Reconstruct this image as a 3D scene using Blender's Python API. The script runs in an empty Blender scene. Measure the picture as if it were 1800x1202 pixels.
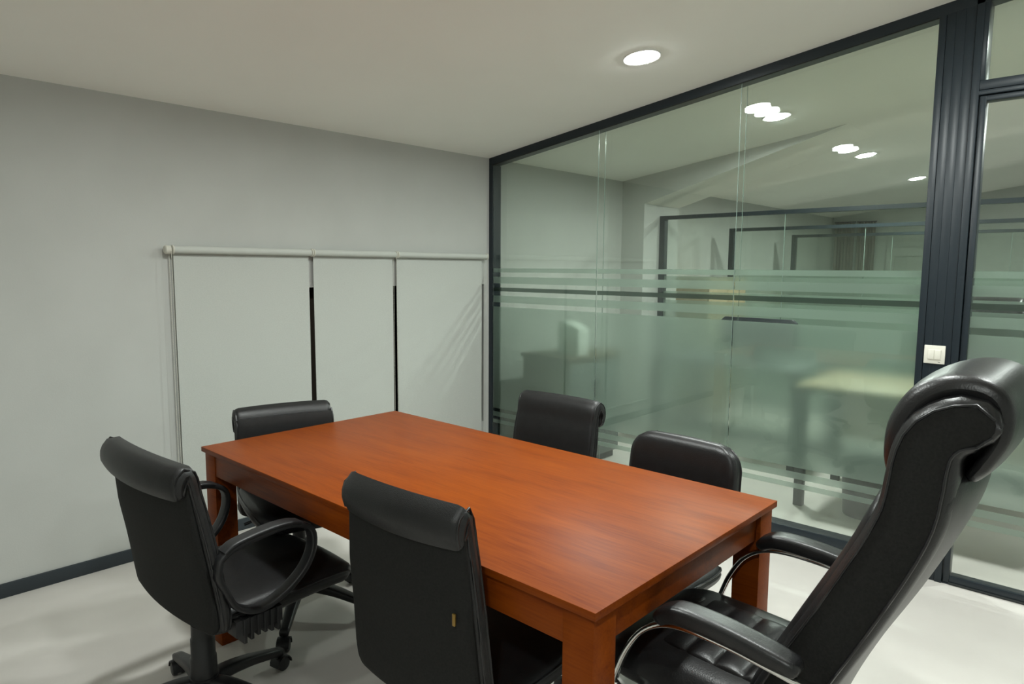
import bpy, bmesh, math, random
from mathutils import Vector, Matrix
random.seed(4)
scene = bpy.context.scene
COL = scene.collection
PI = math.pi

# ------------------------------------------------------------------ camera
CAM = Vector((-3.52, -3.479, 1.414))
YAW, PITCH, ROLL = 0.82550696, -0.10820334, 0.00629084
fw = Vector((math.cos(PITCH) * math.sin(YAW), math.cos(PITCH) * math.cos(YAW), math.sin(PITCH)))
rt = fw.cross(Vector((0, 0, 1))).normalized()
up = rt.cross(fw)
rt2 = math.cos(ROLL) * rt + math.sin(ROLL) * up
up2 = -math.sin(ROLL) * rt + math.cos(ROLL) * up
cam_data = bpy.data.cameras.new('camera')
cam_data.sensor_width = 36.0
cam_data.lens = 36.0 * 1200.0 / 1800.0
cam_data.clip_start = 0.05
camera = bpy.data.objects.new('camera', cam_data)
M = Matrix(((rt2.x, up2.x, -fw.x, CAM.x), (rt2.y, up2.y, -fw.y, CAM.y), (rt2.z, up2.z, -fw.z, CAM.z), (0, 0, 0, 1)))
camera.matrix_world = M
COL.objects.link(camera)
scene.camera = camera

# ------------------------------------------------------------------ world (night outside), exposure
world = bpy.data.worlds.new('night')
world.use_nodes = True
world.node_tree.nodes['Background'].inputs[0].default_value = (0.010, 0.012, 0.016, 1)
world.node_tree.nodes['Background'].inputs[1].default_value = 1.0
scene.world = world
scene.view_settings.view_transform = 'Standard'
scene.view_settings.look = 'None'
scene.view_settings.gamma = 1.0
scene.view_settings.use_curve_mapping = False
scene.view_settings.exposure = 0.05
try:
    scene.cycles.use_denoising = True
    scene.cycles.max_bounces = 8
    scene.cycles.diffuse_bounces = 5
    scene.cycles.transmission_bounces = 10
    scene.cycles.transparent_max_bounces = 28
    scene.cycles.caustics_reflective = False
    scene.cycles.sample_clamp_indirect = 8.0
    scene.cycles.use_adaptive_sampling = True
    scene.cycles.adaptive_threshold = 0.05
except Exception:
    pass
LAMP_WATTS = 17.5           # light thrown down by each lamp
LAMP_GLOW = 125.0            # brightness of the diffuser disc itself
LAMP_COLOR = (0.945, 1.0, 0.965)

# ------------------------------------------------------------------ helpers: materials
def mat(name, color=(0.5, 0.5, 0.5), rough=0.5, metal=0.0, spec=0.5, coat=0.0, coat_rough=0.1):
    m = bpy.data.materials.new(name)
    m.use_nodes = True
    b = m.node_tree.nodes['Principled BSDF']
    b.inputs['Base Color'].default_value = (*color, 1)
    b.inputs['Roughness'].default_value = rough
    b.inputs['Metallic'].default_value = metal
    b.inputs['Specular IOR Level'].default_value = spec
    b.inputs['Coat Weight'].default_value = coat
    b.inputs['Coat Roughness'].default_value = coat_rough
    return m

def nd(m, typ, **kw):
    n = m.node_tree.nodes.new(typ)
    for k, v in kw.items():
        setattr(n, k, v)
    return n

def lk(m, a, b):
    m.node_tree.links.new(a, b)

def noise_color(m, c0, c1, scale=(1, 1, 1), nscale=5.0, detail=4.0, lo=0.35, hi=0.65, bump=0.0, bscale=None):
    b = m.node_tree.nodes['Principled BSDF']
    tc = nd(m, 'ShaderNodeTexCoord')
    mp = nd(m, 'ShaderNodeMapping')
    mp.inputs['Scale'].default_value = scale
    lk(m, tc.outputs['Object'], mp.inputs['Vector'])
    nz = nd(m, 'ShaderNodeTexNoise')
    nz.inputs['Scale'].default_value = nscale
    nz.inputs['Detail'].default_value = detail
    lk(m, mp.outputs[0], nz.inputs['Vector'])
    cr = nd(m, 'ShaderNodeValToRGB')
    cr.color_ramp.elements[0].position = lo
    cr.color_ramp.elements[1].position = hi
    cr.color_ramp.elements[0].color = (*c0, 1)
    cr.color_ramp.elements[1].color = (*c1, 1)
    lk(m, nz.outputs['Fac'], cr.inputs[0])
    lk(m, cr.outputs[0], b.inputs['Base Color'])
    if bump:
        n2 = nd(m, 'ShaderNodeTexNoise')
        n2.inputs['Scale'].default_value = bscale or nscale
        n2.inputs['Detail'].default_value = 2.0
        lk(m, tc.outputs['Object'], n2.inputs['Vector'])
        bp = nd(m, 'ShaderNodeBump')
        bp.inputs['Strength'].default_value = bump
        bp.inputs['Distance'].default_value = 0.002
        lk(m, n2.outputs['Fac'], bp.inputs['Height'])
        lk(m, bp.outputs[0], b.inputs['Normal'])
    return m

MT = {}
MT['wall'] = noise_color(mat('grey_wall_paint', rough=0.85, spec=0.2), (0.48, 0.487, 0.465), (0.505, 0.512, 0.49), nscale=3.0, bump=0.12, bscale=160)
MT['ceiling'] = noise_color(mat('ceiling_paint', rough=0.9, spec=0.2), (0.90, 0.89, 0.84), (0.92, 0.91, 0.86), nscale=2.0)
MT['floor'] = noise_color(mat('pale_floor', rough=0.42, spec=0.4), (0.56, 0.53, 0.495), (0.63, 0.60, 0.565), nscale=1.6, detail=6, bump=0.05, bscale=60)
MT['frame'] = mat('anthracite_aluminium', (0.013, 0.020, 0.026), 0.34, 0.0, 0.4)
MT['frame_gap'] = mat('black_gasket', (0.004, 0.004, 0.004), 0.7)
MT['joint'] = mat('clear_joint_profile', (0.20, 0.26, 0.23), 0.2)
MT['base'] = mat('anthracite_skirting', (0.020, 0.028, 0.034), 0.5)
MT['blind'] = noise_color(mat('blind_fabric', rough=0.9, spec=0.1), (0.475, 0.49, 0.462), (0.505, 0.52, 0.49), nscale=220.0, detail=1, bump=0.2, bscale=500)
MT['blind_plastic'] = mat('blind_bracket_plastic', (0.60, 0.59, 0.52), 0.4)
MT['tube'] = mat('blind_roll_fabric', (0.50, 0.515, 0.48), 0.8)
MT['leather'] = noise_color(mat('black_leather', rough=0.42, spec=0.45), (0.0085, 0.0085, 0.009), (0.012, 0.012, 0.0125), nscale=40, bump=0.25, bscale=420)
MT['leather_gloss'] = noise_color(mat('black_soft_leather', rough=0.36, spec=0.5), (0.008, 0.008, 0.0085), (0.011, 0.011, 0.012), nscale=30, bump=0.2, bscale=300)
MT['matte_fabric'] = noise_color(mat('black_back_cloth', rough=0.8, spec=0.2), (0.012, 0.012, 0.0115), (0.017, 0.017, 0.016), nscale=200, bump=0.2, bscale=700)
MT['plastic'] = mat('black_plastic', (0.012, 0.012, 0.013), 0.42, 0, 0.45)
MT['pipe'] = mat('black_piping', (0.010, 0.010, 0.011), 0.35)
MT['chrome'] = mat('chrome', (0.72, 0.72, 0.70), 0.09, 1.0)
MT['gold'] = mat('gold_tag', (0.30, 0.19, 0.05), 0.35, 0.7)
MT['switch'] = mat('white_switch_plastic', (0.72, 0.70, 0.62), 0.35)
MT['night'] = mat('dark_window_pane', (0.006, 0.006, 0.006), 0.06, 0, 0.5)
MT['window_frame'] = mat('brown_window_frame', (0.07, 0.055, 0.042), 0.45)
MT['window_sill'] = mat('window_reveal', (0.26, 0.25, 0.23), 0.7)
MT['tan'] = noise_color(mat('tan_desk_laminate', rough=0.45), (0.38, 0.30, 0.18), (0.43, 0.34, 0.21), scale=(1, 8, 1), nscale=4)
MT['brown'] = noise_color(mat('brown_cabinet_laminate', rough=0.5), (0.12, 0.095, 0.055), (0.15, 0.12, 0.07), scale=(8, 1, 1), nscale=4)
MT['grey_cab'] = mat('grey_cabinet_front', (0.10, 0.12, 0.115), 0.5)
MT['dark_metal'] = mat('dark_desk_metal', (0.03, 0.035, 0.036), 0.45, 0.3)
MT['bin'] = mat('dark_bin_plastic', (0.03, 0.034, 0.033), 0.5)
MT['paper'] = mat('white_card', (0.78, 0.80, 0.76), 0.8)
MT['screen'] = mat('monitor_shell', (0.008, 0.010, 0.018), 0.35)
MT['curtain'] = mat('grey_brown_curtain', (0.20, 0.17, 0.14), 0.9)
MT['door_paint'] = mat('pale_door_paint', (0.42, 0.43, 0.40), 0.5)

def wood_material():
    m = mat('cherry_laminate', rough=0.42, spec=0.10)
    b = m.node_tree.nodes['Principled BSDF']
    tc = nd(m, 'ShaderNodeTexCoord')
    mp = nd(m, 'ShaderNodeMapping')
    mp.inputs['Scale'].default_value = (9.0, 0.9, 9.0)
    lk(m, tc.outputs['Object'], mp.inputs['Vector'])
    n1 = nd(m, 'ShaderNodeTexNoise')
    n1.inputs['Scale'].default_value = 2.2
    n1.inputs['Detail'].default_value = 6
    n1.inputs['Roughness'].default_value = 0.62
    n1.inputs['Distortion'].default_value = 0.6
    lk(m, mp.outputs[0], n1.inputs['Vector'])
    mp2 = nd(m, 'ShaderNodeMapping')
    mp2.inputs['Scale'].default_value = (110.0, 5.0, 110.0)
    lk(m, tc.outputs['Object'], mp2.inputs['Vector'])
    n2 = nd(m, 'ShaderNodeTexNoise')
    n2.inputs['Scale'].default_value = 1.6
    n2.inputs['Detail'].default_value = 3
    lk(m, mp2.outputs[0], n2.inputs['Vector'])
    mx = nd(m, 'ShaderNodeMath', operation='MULTIPLY_ADD')
    mx.inputs[1].default_value = 0.45
    lk(m, n2.outputs['Fac'], mx.inputs[0])
    mm = nd(m, 'ShaderNodeMath', operation='MULTIPLY')
    mm.inputs[1].default_value = 0.62
    lk(m, n1.outputs['Fac'], mm.inputs[0])
    lk(m, mm.outputs[0], mx.inputs[2])
    cr = nd(m, 'ShaderNodeValToRGB')
    e = cr.color_ramp.elements
    e[0].position = 0.30
    e[0].color = (0.118, 0.019, 0.002, 1)
    e[1].position = 0.78
    e[1].color = (0.25, 0.054, 0.0035, 1)
    k = e.new(0.52)
    k.color = (0.195, 0.038, 0.0025, 1)
    lk(m, mx.outputs[0], cr.inputs[0])
    lk(m, cr.outputs[0], b.inputs['Base Color'])
    return m
MT['wood'] = wood_material()

def glass_material(name, tint=(0.948, 0.970, 0.952), boost=1.7):
    m = bpy.data.materials.new(name)
    m.use_nodes = True
    nt = m.node_tree
    nt.nodes.clear()
    out = nd(m, 'ShaderNodeOutputMaterial')
    tr = nd(m, 'ShaderNodeBsdfTransparent')
    tr.inputs[0].default_value = (*tint, 1)
    gl = nd(m, 'ShaderNodeBsdfGlossy')
    gl.inputs['Color'].default_value = (0.95, 1.0, 0.97, 1)
    gl.inputs['Roughness'].default_value = 0.0
    fr = nd(m, 'ShaderNodeFresnel')
    fr.inputs[0].default_value = 1.5
    geo = nd(m, 'ShaderNodeNewGeometry')
    inv = nd(m, 'ShaderNodeMath', operation='SUBTRACT')
    inv.inputs[0].default_value = 1.0
    lk(m, geo.outputs['Backfacing'], inv.inputs[1])
    mu = nd(m, 'ShaderNodeMath', operation='MULTIPLY')
    mu.inputs[1].default_value = boost
    mu.use_clamp = True
    lk(m, fr.outputs[0], mu.inputs[0])
    m2 = nd(m, 'ShaderNodeMath', operation='MULTIPLY')
    lk(m, mu.outputs[0], m2.inputs[0])
    lk(m, inv.outputs[0], m2.inputs[1])
    mix = nd(m, 'ShaderNodeMixShader')
    lk(m, m2.outputs[0], mix.inputs[0])
    lk(m, tr.outputs[0], mix.inputs[1])
    lk(m, gl.outputs[0], mix.inputs[2])
    lk(m, mix.outputs[0], out.inputs[0])
    return m
MT['glass'] = glass_material('clear_glass')

def film_material(name, color, rough, body, body_fac):
    m = bpy.data.materials.new(name)
    m.use_nodes = True
    m.node_tree.nodes.clear()
    out = nd(m, 'ShaderNodeOutputMaterial')
    rf = nd(m, 'ShaderNodeBsdfRefraction')
    rf.inputs['Color'].default_value = (*color, 1)
    rf.inputs['Roughness'].default_value = rough
    rf.inputs['IOR'].default_value = 1.25
    df = nd(m, 'ShaderNodeBsdfDiffuse')
    df.inputs['Color'].default_value = (*body, 1)
    tl = nd(m, 'ShaderNodeBsdfTranslucent')
    tl.inputs['Color'].default_value = (*body, 1)
    a = nd(m, 'ShaderNodeMixShader')
    a.inputs[0].default_value = 0.5
    lk(m, df.outputs[0], a.inputs[1])
    lk(m, tl.outputs[0], a.inputs[2])
    b = nd(m, 'ShaderNodeMixShader')
    b.inputs[0].default_value = body_fac
    lk(m, rf.outputs[0], b.inputs[1])
    lk(m, a.outputs[0], b.inputs[2])
    lk(m, b.outputs[0], out.inputs[0])
    return m
MT['film'] = film_material('frosted_film', (0.84, 0.88, 0.855), 0.28, (0.56, 0.66, 0.60), 0.22)
MT['film_dark'] = film_material('grey_frosted_film', (0.50, 0.55, 0.52), 0.28, (0.10, 0.13, 0.115), 0.22)

def emit_material(name, color, strength):
    m = bpy.data.materials.new(name)
    m.use_nodes = True
    m.node_tree.nodes.clear()
    out = nd(m, 'ShaderNodeOutputMaterial')
    e = nd(m, 'ShaderNodeEmission')
    e.inputs[0].default_value = (*color, 1)
    e.inputs[1].default_value = strength
    lk(m, e.outputs[0], out.inputs[0])
    return m
MT['lamp'] = emit_material('lamp_diffuser', LAMP_COLOR, LAMP_GLOW)
MT['lamp_rim'] = mat('white_lamp_rim', (0.75, 0.75, 0.72), 0.4)

# ------------------------------------------------------------------ helpers: objects
def empty(name, loc=(0, 0, 0), rz=0.0):
    o = bpy.data.objects.new(name, None)
    o.empty_display_size = 0.1
    o.location = loc
    o.rotation_euler = (0, 0, rz)
    COL.objects.link(o)
    return o

def tag(o, label=None, cat=None, group=None, kind=None):
    if label: o['label'] = label
    if cat: o['category'] = cat
    if group: o['group'] = group
    if kind: o['kind'] = kind
    return o

def link(name, me, m=None, parent=None, smooth=False):
    if m is not None and len(me.materials) == 0:
        me.materials.append(m)
    o = bpy.data.objects.new(name, me)
    COL.objects.link(o)
    if parent is not None:
        o.parent = parent
    return o

def finish(name, bm, m, parent=None, smooth=False, bevel=0.0, seg=2):
    if bevel > 0:
        bmesh.ops.bevel(bm, geom=list(bm.edges), offset=bevel, segments=seg, profile=0.5, affect='EDGES', clamp_overlap=True)
    bmesh.ops.recalc_face_normals(bm, faces=list(bm.faces))
    me = bpy.data.meshes.new(name)
    bm.to_mesh(me)
    bm.free()
    if smooth:
        me.polygons.foreach_set('use_smooth', [True] * len(me.polygons))
        try:
            me.set_sharp_from_angle(angle=math.radians(smooth if smooth is not True else 50))
        except Exception:
            pass
    return link(name, me, m, parent)

def add_box(bm, x0, x1, y0, y1, z0, z1):
    x0, x1 = min(x0, x1), max(x0, x1)
    y0, y1 = min(y0, y1), max(y0, y1)
    z0, z1 = min(z0, z1), max(z0, z1)
    v = [bm.verts.new(p) for p in ((x0, y0, z0), (x1, y0, z0), (x1, y1, z0), (x0, y1, z0), (x0, y0, z1), (x1, y0, z1), (x1, y1, z1), (x0, y1, z1))]
    for f in ((0, 3, 2, 1), (4, 5, 6, 7), (0, 1, 5, 4), (1, 2, 6, 5), (2, 3, 7, 6), (3, 0, 4, 7)):
        bm.faces.new([v[i] for i in f])
    return v

def box(name, x0, x1, y0, y1, z0, z1, m, parent=None, bevel=0.0, seg=2):
    bm = bmesh.new()
    add_box(bm, x0, x1, y0, y1, z0, z1)
    return finish(name, bm, m, parent, smooth=(35 if bevel else False), bevel=bevel, seg=seg)

def add_prism_x(bm, poly, x0, x1):
    """poly = list of (y, z), extruded from x0 to x1"""
    a = [bm.verts.new((x0, y, z)) for y, z in poly]
    b = [bm.verts.new((x1, y, z)) for y, z in poly]
    n = len(poly)
    bm.faces.new(a)
    bm.faces.new(b[::-1])
    for i in range(n):
        bm.faces.new((a[i], a[(i + 1) % n], b[(i + 1) % n], b[i]))

def prism(name, poly, x0, x1, m, parent=None, bevel=0.0):
    bm = bmesh.new()
    add_prism_x(bm, poly, x0, x1)
    return finish(name, bm, m, parent, bevel=bevel, smooth=(35 if bevel else False))

def add_lathe(bm, prof, seg=24, center=(0, 0, 0), axis='z'):
    """prof = list of (r, h)"""
    cx, cy, cz = center
    def P(r, h, a):
        c, s = r * math.cos(a), r * math.sin(a)
        if axis == 'z': return (cx + c, cy + s, cz + h)
        if axis == 'x': return (cx + h, cy + c, cz + s)
        return (cx + s, cy + h, cz + c)
    rings = []
    for r, h in prof:
        if r < 1e-6:
            rings.append([bm.verts.new(P(0, h, 0))])
        else:
            rings.append([bm.verts.new(P(r, h, 2 * PI * i / seg)) for i in range(seg)])
    for a, b in zip(rings, rings[1:]):
        for i in range(seg):
            j = (i + 1) % seg
            if len(a) == 1 and len(b) == 1: continue
            if len(a) == 1: bm.faces.new((a[0], b[j], b[i]))
            elif len(b) == 1: bm.faces.new((a[i], a[j], b[0]))
            else: bm.faces.new((a[i], a[j], b[j], b[i]))
    if len(rings[0]) > 1: bm.faces.new(rings[0][::-1])
    if len(rings[-1]) > 1: bm.faces.new(rings[-1])

def catmull(pts, n):
    """resample points (tuples, any dimension) on a Catmull-Rom curve, n samples, uniform in arc length"""
    P = [Vector(p) for p in pts]
    dense = []
    m = len(P)
    for i in range(m - 1):
        p0 = P[i - 1] if i > 0 else 2 * P[0] - P[1]
        p1, p2 = P[i], P[i + 1]
        p3 = P[i + 2] if i + 2 < m else 2 * P[-1] - P[-2]
        for k in range(16):
            t = k / 16
            dense.append((0.5 * ((2 * p1) + (p2 - p0) * t + (2 * p0 - 5 * p1 + 4 * p2 - p3) * t * t + (3 * p1 - p0 - 3 * p2 + p3) * t ** 3), i + t))
    dense.append((P[-1], m - 1.0))
    L = [0.0]
    for a, b in zip(dense, dense[1:]):
        L.append(L[-1] + (b[0] - a[0]).length)
    out = []
    j = 0
    for k in range(n):
        s = L[-1] * k / (n - 1)
        while j < len(L) - 2 and L[j + 1] < s: j += 1
        d = L[j + 1] - L[j]
        t = 0 if d < 1e-9 else (s - L[j]) / d
        out.append((dense[j][0].lerp(dense[j + 1][0], t), dense[j][1] * (1 - t) + dense[j + 1][1] * t, s))
    return out, L[-1]

def interp(vals, u):
    if not isinstance(vals, (list, tuple)): return vals
    i = min(int(u), len(vals) - 2)
    t = u - i
    return vals[i] * (1 - t) + vals[i + 1] * t

def slab(bm, path, W, T, n=34, r=None, corner=(0.0, 0.0), crown=0.0, dish=0.0, side=10, ripple=None, edge=0.75):
    """padded board: path = [(y, z)...] centre line in the side plane, W half widths, T half thicknesses.
    Cross-sections are rounded rectangles; crown swells the front, dish curves the board forward at its sides."""
    st, total = catmull(path, n)
    C0, C1 = corner
    rings = []
    stations = []
    for k, (p, u, s) in enumerate(st):
        a = st[max(k - 1, 0)][0]
        b = st[min(k + 1, n - 1)][0]
        t = (b - a).normalized()
        stations.append((p, t, u, s))
    # denser ends with rounded thickness
    ext = []
    T0, T1 = interp(T, 0), interp(T, len(path) - 1)
    p, t, u, s = stations[0]
    for a in (80, 55, 28):
        a = math.radians(a)
        ext.append((p + t * (T0 * (1 - math.sin(a)) * edge), t, u, T0 * edge * (1 - math.sin(a)), math.cos(a)))
    body0 = [(p, t, u, s, 1.0) for p, t, u, s in stations if s > T0 * edge * 0.95 and s < total - T1 * edge * 0.95]
    p, t, u, s = stations[-1]
    ext2 = []
    for a in (28, 55, 80):
        a = math.radians(a)
        ext2.append((p - t * (T1 * (1 - math.sin(a)) * edge), t, u, total - T1 * edge * (1 - math.sin(a)), math.cos(a)))
    allst = ext + body0 + ext2
    for p, t, u, s, tf in allst:
        w, th = interp(W, u), interp(T, u) * tf
        if C0 > 0 and s < C0: w -= C0 * (1 - math.sqrt(max(0, 1 - ((C0 - s) / C0) ** 2)))
        e = total - s
        if C1 > 0 and e < C1: w -= C1 * (1 - math.sqrt(max(0, 1 - ((C1 - e) / C1) ** 2)))
        nrm = Vector((t[1], -t[0]))
        rr = min(r if r else th, th, w * 0.5)
        sec = []
        def corner_arc(cx, cn, a0):
            for i in range(4):
                a = math.radians(a0 + 30 * i)
                sec.append((cx + rr * math.cos(a), cn + rr * math.sin(a)))
        corner_arc(w - rr, th - rr, 0)
        for i in range(1, side): sec.append(((w - rr) * (1 - 2 * i / side), th))
        corner_arc(-(w - rr), th - rr, 90)
        corner_arc(-(w - rr), -(th - rr), 180)
        for i in range(1, side): sec.append((-(w - rr) * (1 - 2 * i / side), -th))
        corner_arc(w - rr, -(th - rr), 270)
        ring = []
        for x, q in sec:
            f = x / w if w > 1e-6 else 0
            off = q
            if q > 0: off += crown * (1 - f * f) * tf
            if ripple and q > 0: off += ripple(x, s) * tf
            ring.append(bm.verts.new((x, p[0] + nrm[0] * off + dish * f * f, p[1] + nrm[1] * off)))
        rings.append(ring)
    m = len(rings[0])
    for a, b in zip(rings, rings[1:]):
        for i in range(m):
            j = (i + 1) % m
            bm.faces.new((a[i], a[j], b[j], b[i]))
    bm.faces.new(rings[0][::-1])
    bm.faces.new(rings[-1])

def pad(name, m, parent, *a, **k):
    bm = bmesh.new()
    slab(bm, *a, **k)
    return finish(name, bm, m, parent, smooth=60)

def sweep(bm, pts, r, seg=8, closed=False, n=None, flat=None, refdir=(1, 0, 0), shape=None):
    """tube along 3-D points; flat = (half width along refdir, half height) gives a rounded flat bar"""
    if n:
        q = list(pts) + ([pts[0]] if closed else [])
        st, _ = catmull(q, n + (1 if closed else 0))
        pts = [p for p, u, s in st]
        if closed: pts = pts[:-1]
    pts = [Vector(p) for p in pts]
    N = len(pts)
    ref = Vector(refdir)
    rings = []
    for i, p in enumerate(pts):
        a = pts[(i - 1) % N] if (closed or i > 0) else p
        b = pts[(i + 1) % N] if (closed or i < N - 1) else p
        t = (b - a).normalized()
        s = ref - t * ref.dot(t)
        if s.length < 1e-4: s = Vector((0, 0, 1)) - t * t.z
        s.normalize()
        u = t.cross(s)
        ring = []
        for k in range(seg):
            an = 2 * PI * (k + 0.5) / seg
            c, d = math.cos(an), math.sin(an)
            if flat:
                hw, hh = flat
                if callable(hw): hw = hw(i / max(N - 1, 1))
                if callable(hh): hh = hh(i / max(N - 1, 1))
                ex = 0.45
                c = math.copysign(abs(c) ** ex, c)
                d = math.copysign(abs(d) ** ex, d)
                ring.append(bm.verts.new(p + s * (hw * c) + u * (hh * d)))
            else:
                rr = r(i / max(N - 1, 1)) if callable(r) else r
                ring.append(bm.verts.new(p + s * (rr * c) + u * (rr * d)))
        rings.append(ring)
    loops = list(zip(rings, rings[1:])) + ([(rings[-1], rings[0])] if closed else [])
    for a, b in loops:
        for i in range(seg):
            j = (i + 1) % seg
            bm.faces.new((a[i], a[j], b[j], b[i]))
    if not closed:
        bm.faces.new(rings[0][::-1])
        bm.faces.new(rings[-1])

def bar(name, m, parent, pts, r, **k):
    bm = bmesh.new()
    sweep(bm, pts, r, **k)
    return finish(name, bm, m, parent, smooth=60)

def lathe(name, m, parent, prof, **k):
    bm = bmesh.new()
    add_lathe(bm, prof, **k)
    return finish(name, bm, m, parent, smooth=40)

# ------------------------------------------------------------------ the room
SLOPE, EAVE = 0.13477, 2.183
X0, X1, YR = -5.0, 7.3, -5.2          # near end wall, far end wall, rear wall
def ceil_z(y): return EAVE - SLOPE * y

tag(box('floor', X0 - 0.2, X1 + 0.2, YR - 0.2, 0.35, -0.12, 0.0, MT['floor']), 'pale beige poured floor running through all the offices', kind='structure')
tag(prism('ceiling', [(0.3, ceil_z(0.3)), (YR - 0.2, ceil_z(YR - 0.2)), (YR - 0.2, ceil_z(YR - 0.2) + 0.12), (0.3, ceil_z(0.3) + 0.12)], X0 - 0.2, X1 + 0.2, MT['ceiling']),
    'warm white ceiling sloping down to the wall with the blinds', kind='structure')

# wall with the blinds: opening for a low window behind them
WX0, WX1, WZ0, WZ1 = -2.13, -0.047, 0.30, 1.296
bm = bmesh.new()
zt = ceil_z(0) + 0.02
add_box(bm, X0 - 0.2, WX0, 0, 0.2, 0, zt)
add_box(bm, WX1, X1 + 0.2, 0, 0.2, 0, zt)
add_box(bm, WX0, WX1, 0, 0.2, 0, WZ0)
add_box(bm, WX0, WX1, 0, 0.2, WZ1, zt)
tag(finish('wall_left', bm, MT['wall']), 'grey painted low wall behind the roller blinds', kind='structure')
tag(box('wall_rear', X0 - 0.2, X1 + 0.2, YR - 0.2, YR, 0, ceil_z(YR) + 0.03, MT['wall']), 'grey painted wall behind the viewer', kind='structure')
bm = bmesh.new()
add_prism_x(bm, [(0, 0), (YR, 0), (YR, ceil_z(YR)), (0, ceil_z(0))], X0 - 0.2, X0)
tag(finish('wall_near', bm, MT['wall']), 'grey painted end wall out of view', kind='structure')
bm = bmesh.new()
add_prism_x(bm, [(0, 0), (YR, 0), (YR, ceil_z(YR)), (0, ceil_z(0))], X1, X1 + 0.2)
tag(finish('wall_far', bm, MT['wall']), 'far end wall beyond the glass partitions', kind='structure')

tag(box('baseboard_left', X0, -0.002, -0.012, 0.0, 0, 0.062, MT['base'], bevel=0.002), 'dark anthracite skirting under the blinds', kind='structure')
tag(box('baseboard_next_room', 0.09, 1.688, -0.012, 0.0, 0, 0.062, MT['base'], bevel=0.002), 'dark skirting beyond the glass', kind='structure')
tag(box('baseboard_pier', 1.678, 1.69, -0.229, -0.013, 0, 0.062, MT['base'], bevel=0.002), 'dark skirting on the wall pier', kind='structure')

win = tag(empty('window_1', ((WX0 + WX1) / 2, 0.12, WZ0)), 'dark night window half hidden behind the roller blinds', kind='structure')
def wp(o):
    o.parent = win
    o.matrix_parent_inverse = Matrix.Translation(-Vector(win.location))
    return o
for a, b, c, d in ((WX0, WX1, WZ0, WZ0 + 0.05), (WX0, WX1, WZ1 - 0.03, WZ1), (WX0, WX0 + 0.04, WZ0 + 0.05, WZ1 - 0.03), (WX1 - 0.022, WX1, WZ0 + 0.05, WZ1 - 0.03), (-0.72, -0.67, WZ0 + 0.05, WZ1 - 0.03), (-1.40, -1.35, WZ0 + 0.05, WZ1 - 0.03)):
    wp(box('frame_bar', a, b, 0.10, 0.15, c, d, MT['window_frame'], bevel=0.003))
for a, b in ((WX0 + 0.04, -1.40), (-1.35, -0.72), (-0.67, WX1 - 0.022)):
    wp(box('pane', a, b, 0.12, 0.126, WZ0 + 0.05, WZ1 - 0.03, MT['night']))

# ------------------------------------------------------------------ glazing helpers
BANDS = ((1.382, 1.41, 'film'), (1.303, 1.350, 'film'), (1.247, 1.274, 'film_dark'), (1.168, 1.216, 'film'), (0.395, 1.137, 'film'), (0.335, 0.370, 'film'), (0.285, 0.312, 'film'))
def pane(parent, x, y0, y1, z0, zt0, zt1=None, t=0.008, bands=False, bx=None, name='pane'):
    """glass sheet in the plane x, between y0 > y1, bottom z0, top zt0 at y0 and zt1 at y1"""
    if zt1 is None: zt1 = zt0
    p = prism(name, [(y0, z0), (y1, z0), (y1, zt1), (y0, zt0)], x, x + t, MT['glass'], parent)
    if bands:
        for a, b, k in BANDS:
            if b < min(zt0, zt1):
                fo = box('frosted_band', bx, bx + 0.0012, y0 - 0.0015, y1 + 0.0015, a, b, MT[k], p)
                if k == 'film_dark': fo['label'] = 'dark grey translucent stripe'
    return p

# ------------------------------------------------------------------ glass wall between this room and the next
gw = tag(empty('wall_right', (0, 0, 0)), 'double glazed partition in anthracite frame with frosted bands', kind='structure')
D = 0.086                                   # depth of the frame
P0, J1, J2, P1 = -0.033, -0.943, -1.850, -2.738
prism('top_rail', [(0, ceil_z(0)), (-2.90, ceil_z(-2.90)), (-2.90, ceil_z(-2.90) - 0.049), (0, ceil_z(0) - 0.049)], 0.0, D, MT['frame'], gw)
prism('top_gasket', [(P0, ceil_z(P0) - 0.049), (P1, ceil_z(P1) - 0.049), (P1, ceil_z(P1) - 0.052), (P0, ceil_z(P0) - 0.052)], 0.002, 0.014, MT['frame_gap'], gw)
box('end_post', 0.0, D, P0, 0.0, 0.0, ceil_z(0) - 0.049, MT['frame'], gw)
box('bottom_rail', 0.0, D, P1, P0, 0.0, 0.078, MT['frame'], gw, bevel=0.002)
for ya, yb in ((P0, J1 + 0.0015), (J1 - 0.0015, J2 + 0.0015), (J2 - 0.0015, P1)):
    pane(gw, 0.004, ya, yb, 0.078, ceil_z(ya) - 0.0525, ceil_z(yb) - 0.0525, bands=True, bx=0.0125)
    pane(gw, 0.074, ya, yb, 0.078, ceil_z(ya) - 0.0495, ceil_z(yb) - 0.0495)
for y in (J1, J2):
    for x in (0.0035, 0.0735):
        prism('joint_strip', [(y + 0.0010, 0.078), (y - 0.0010, 0.078), (y - 0.0010, ceil_z(y) - 0.053), (y + 0.0010, ceil_z(y) - 0.053)], x + 0.002, x + 0.006, MT['joint'], gw)
# jamb column made of cover strips
for i, (ya, yb) in enumerate(((-2.738, -2.7655), (-2.7672, -2.8005), (-2.8011, -2.8365), (-2.8371, -2.8735))):
    prism('cover_strip', [(ya, 0), (yb, 0), (yb, ceil_z(yb) - 0.049), (ya, ceil_z(ya) - 0.049)], (-0.004 if i == 0 else -0.002), D, MT['frame'], gw, bevel=0.0004)
prism('column_core', [(-2.739, 0), (-2.8735, 0), (-2.8735, ceil_z(-2.8735) - 0.05), (-2.739, ceil_z(-2.739) - 0.05)], 0.004, D - 0.004, MT['frame_gap'], gw)

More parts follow.
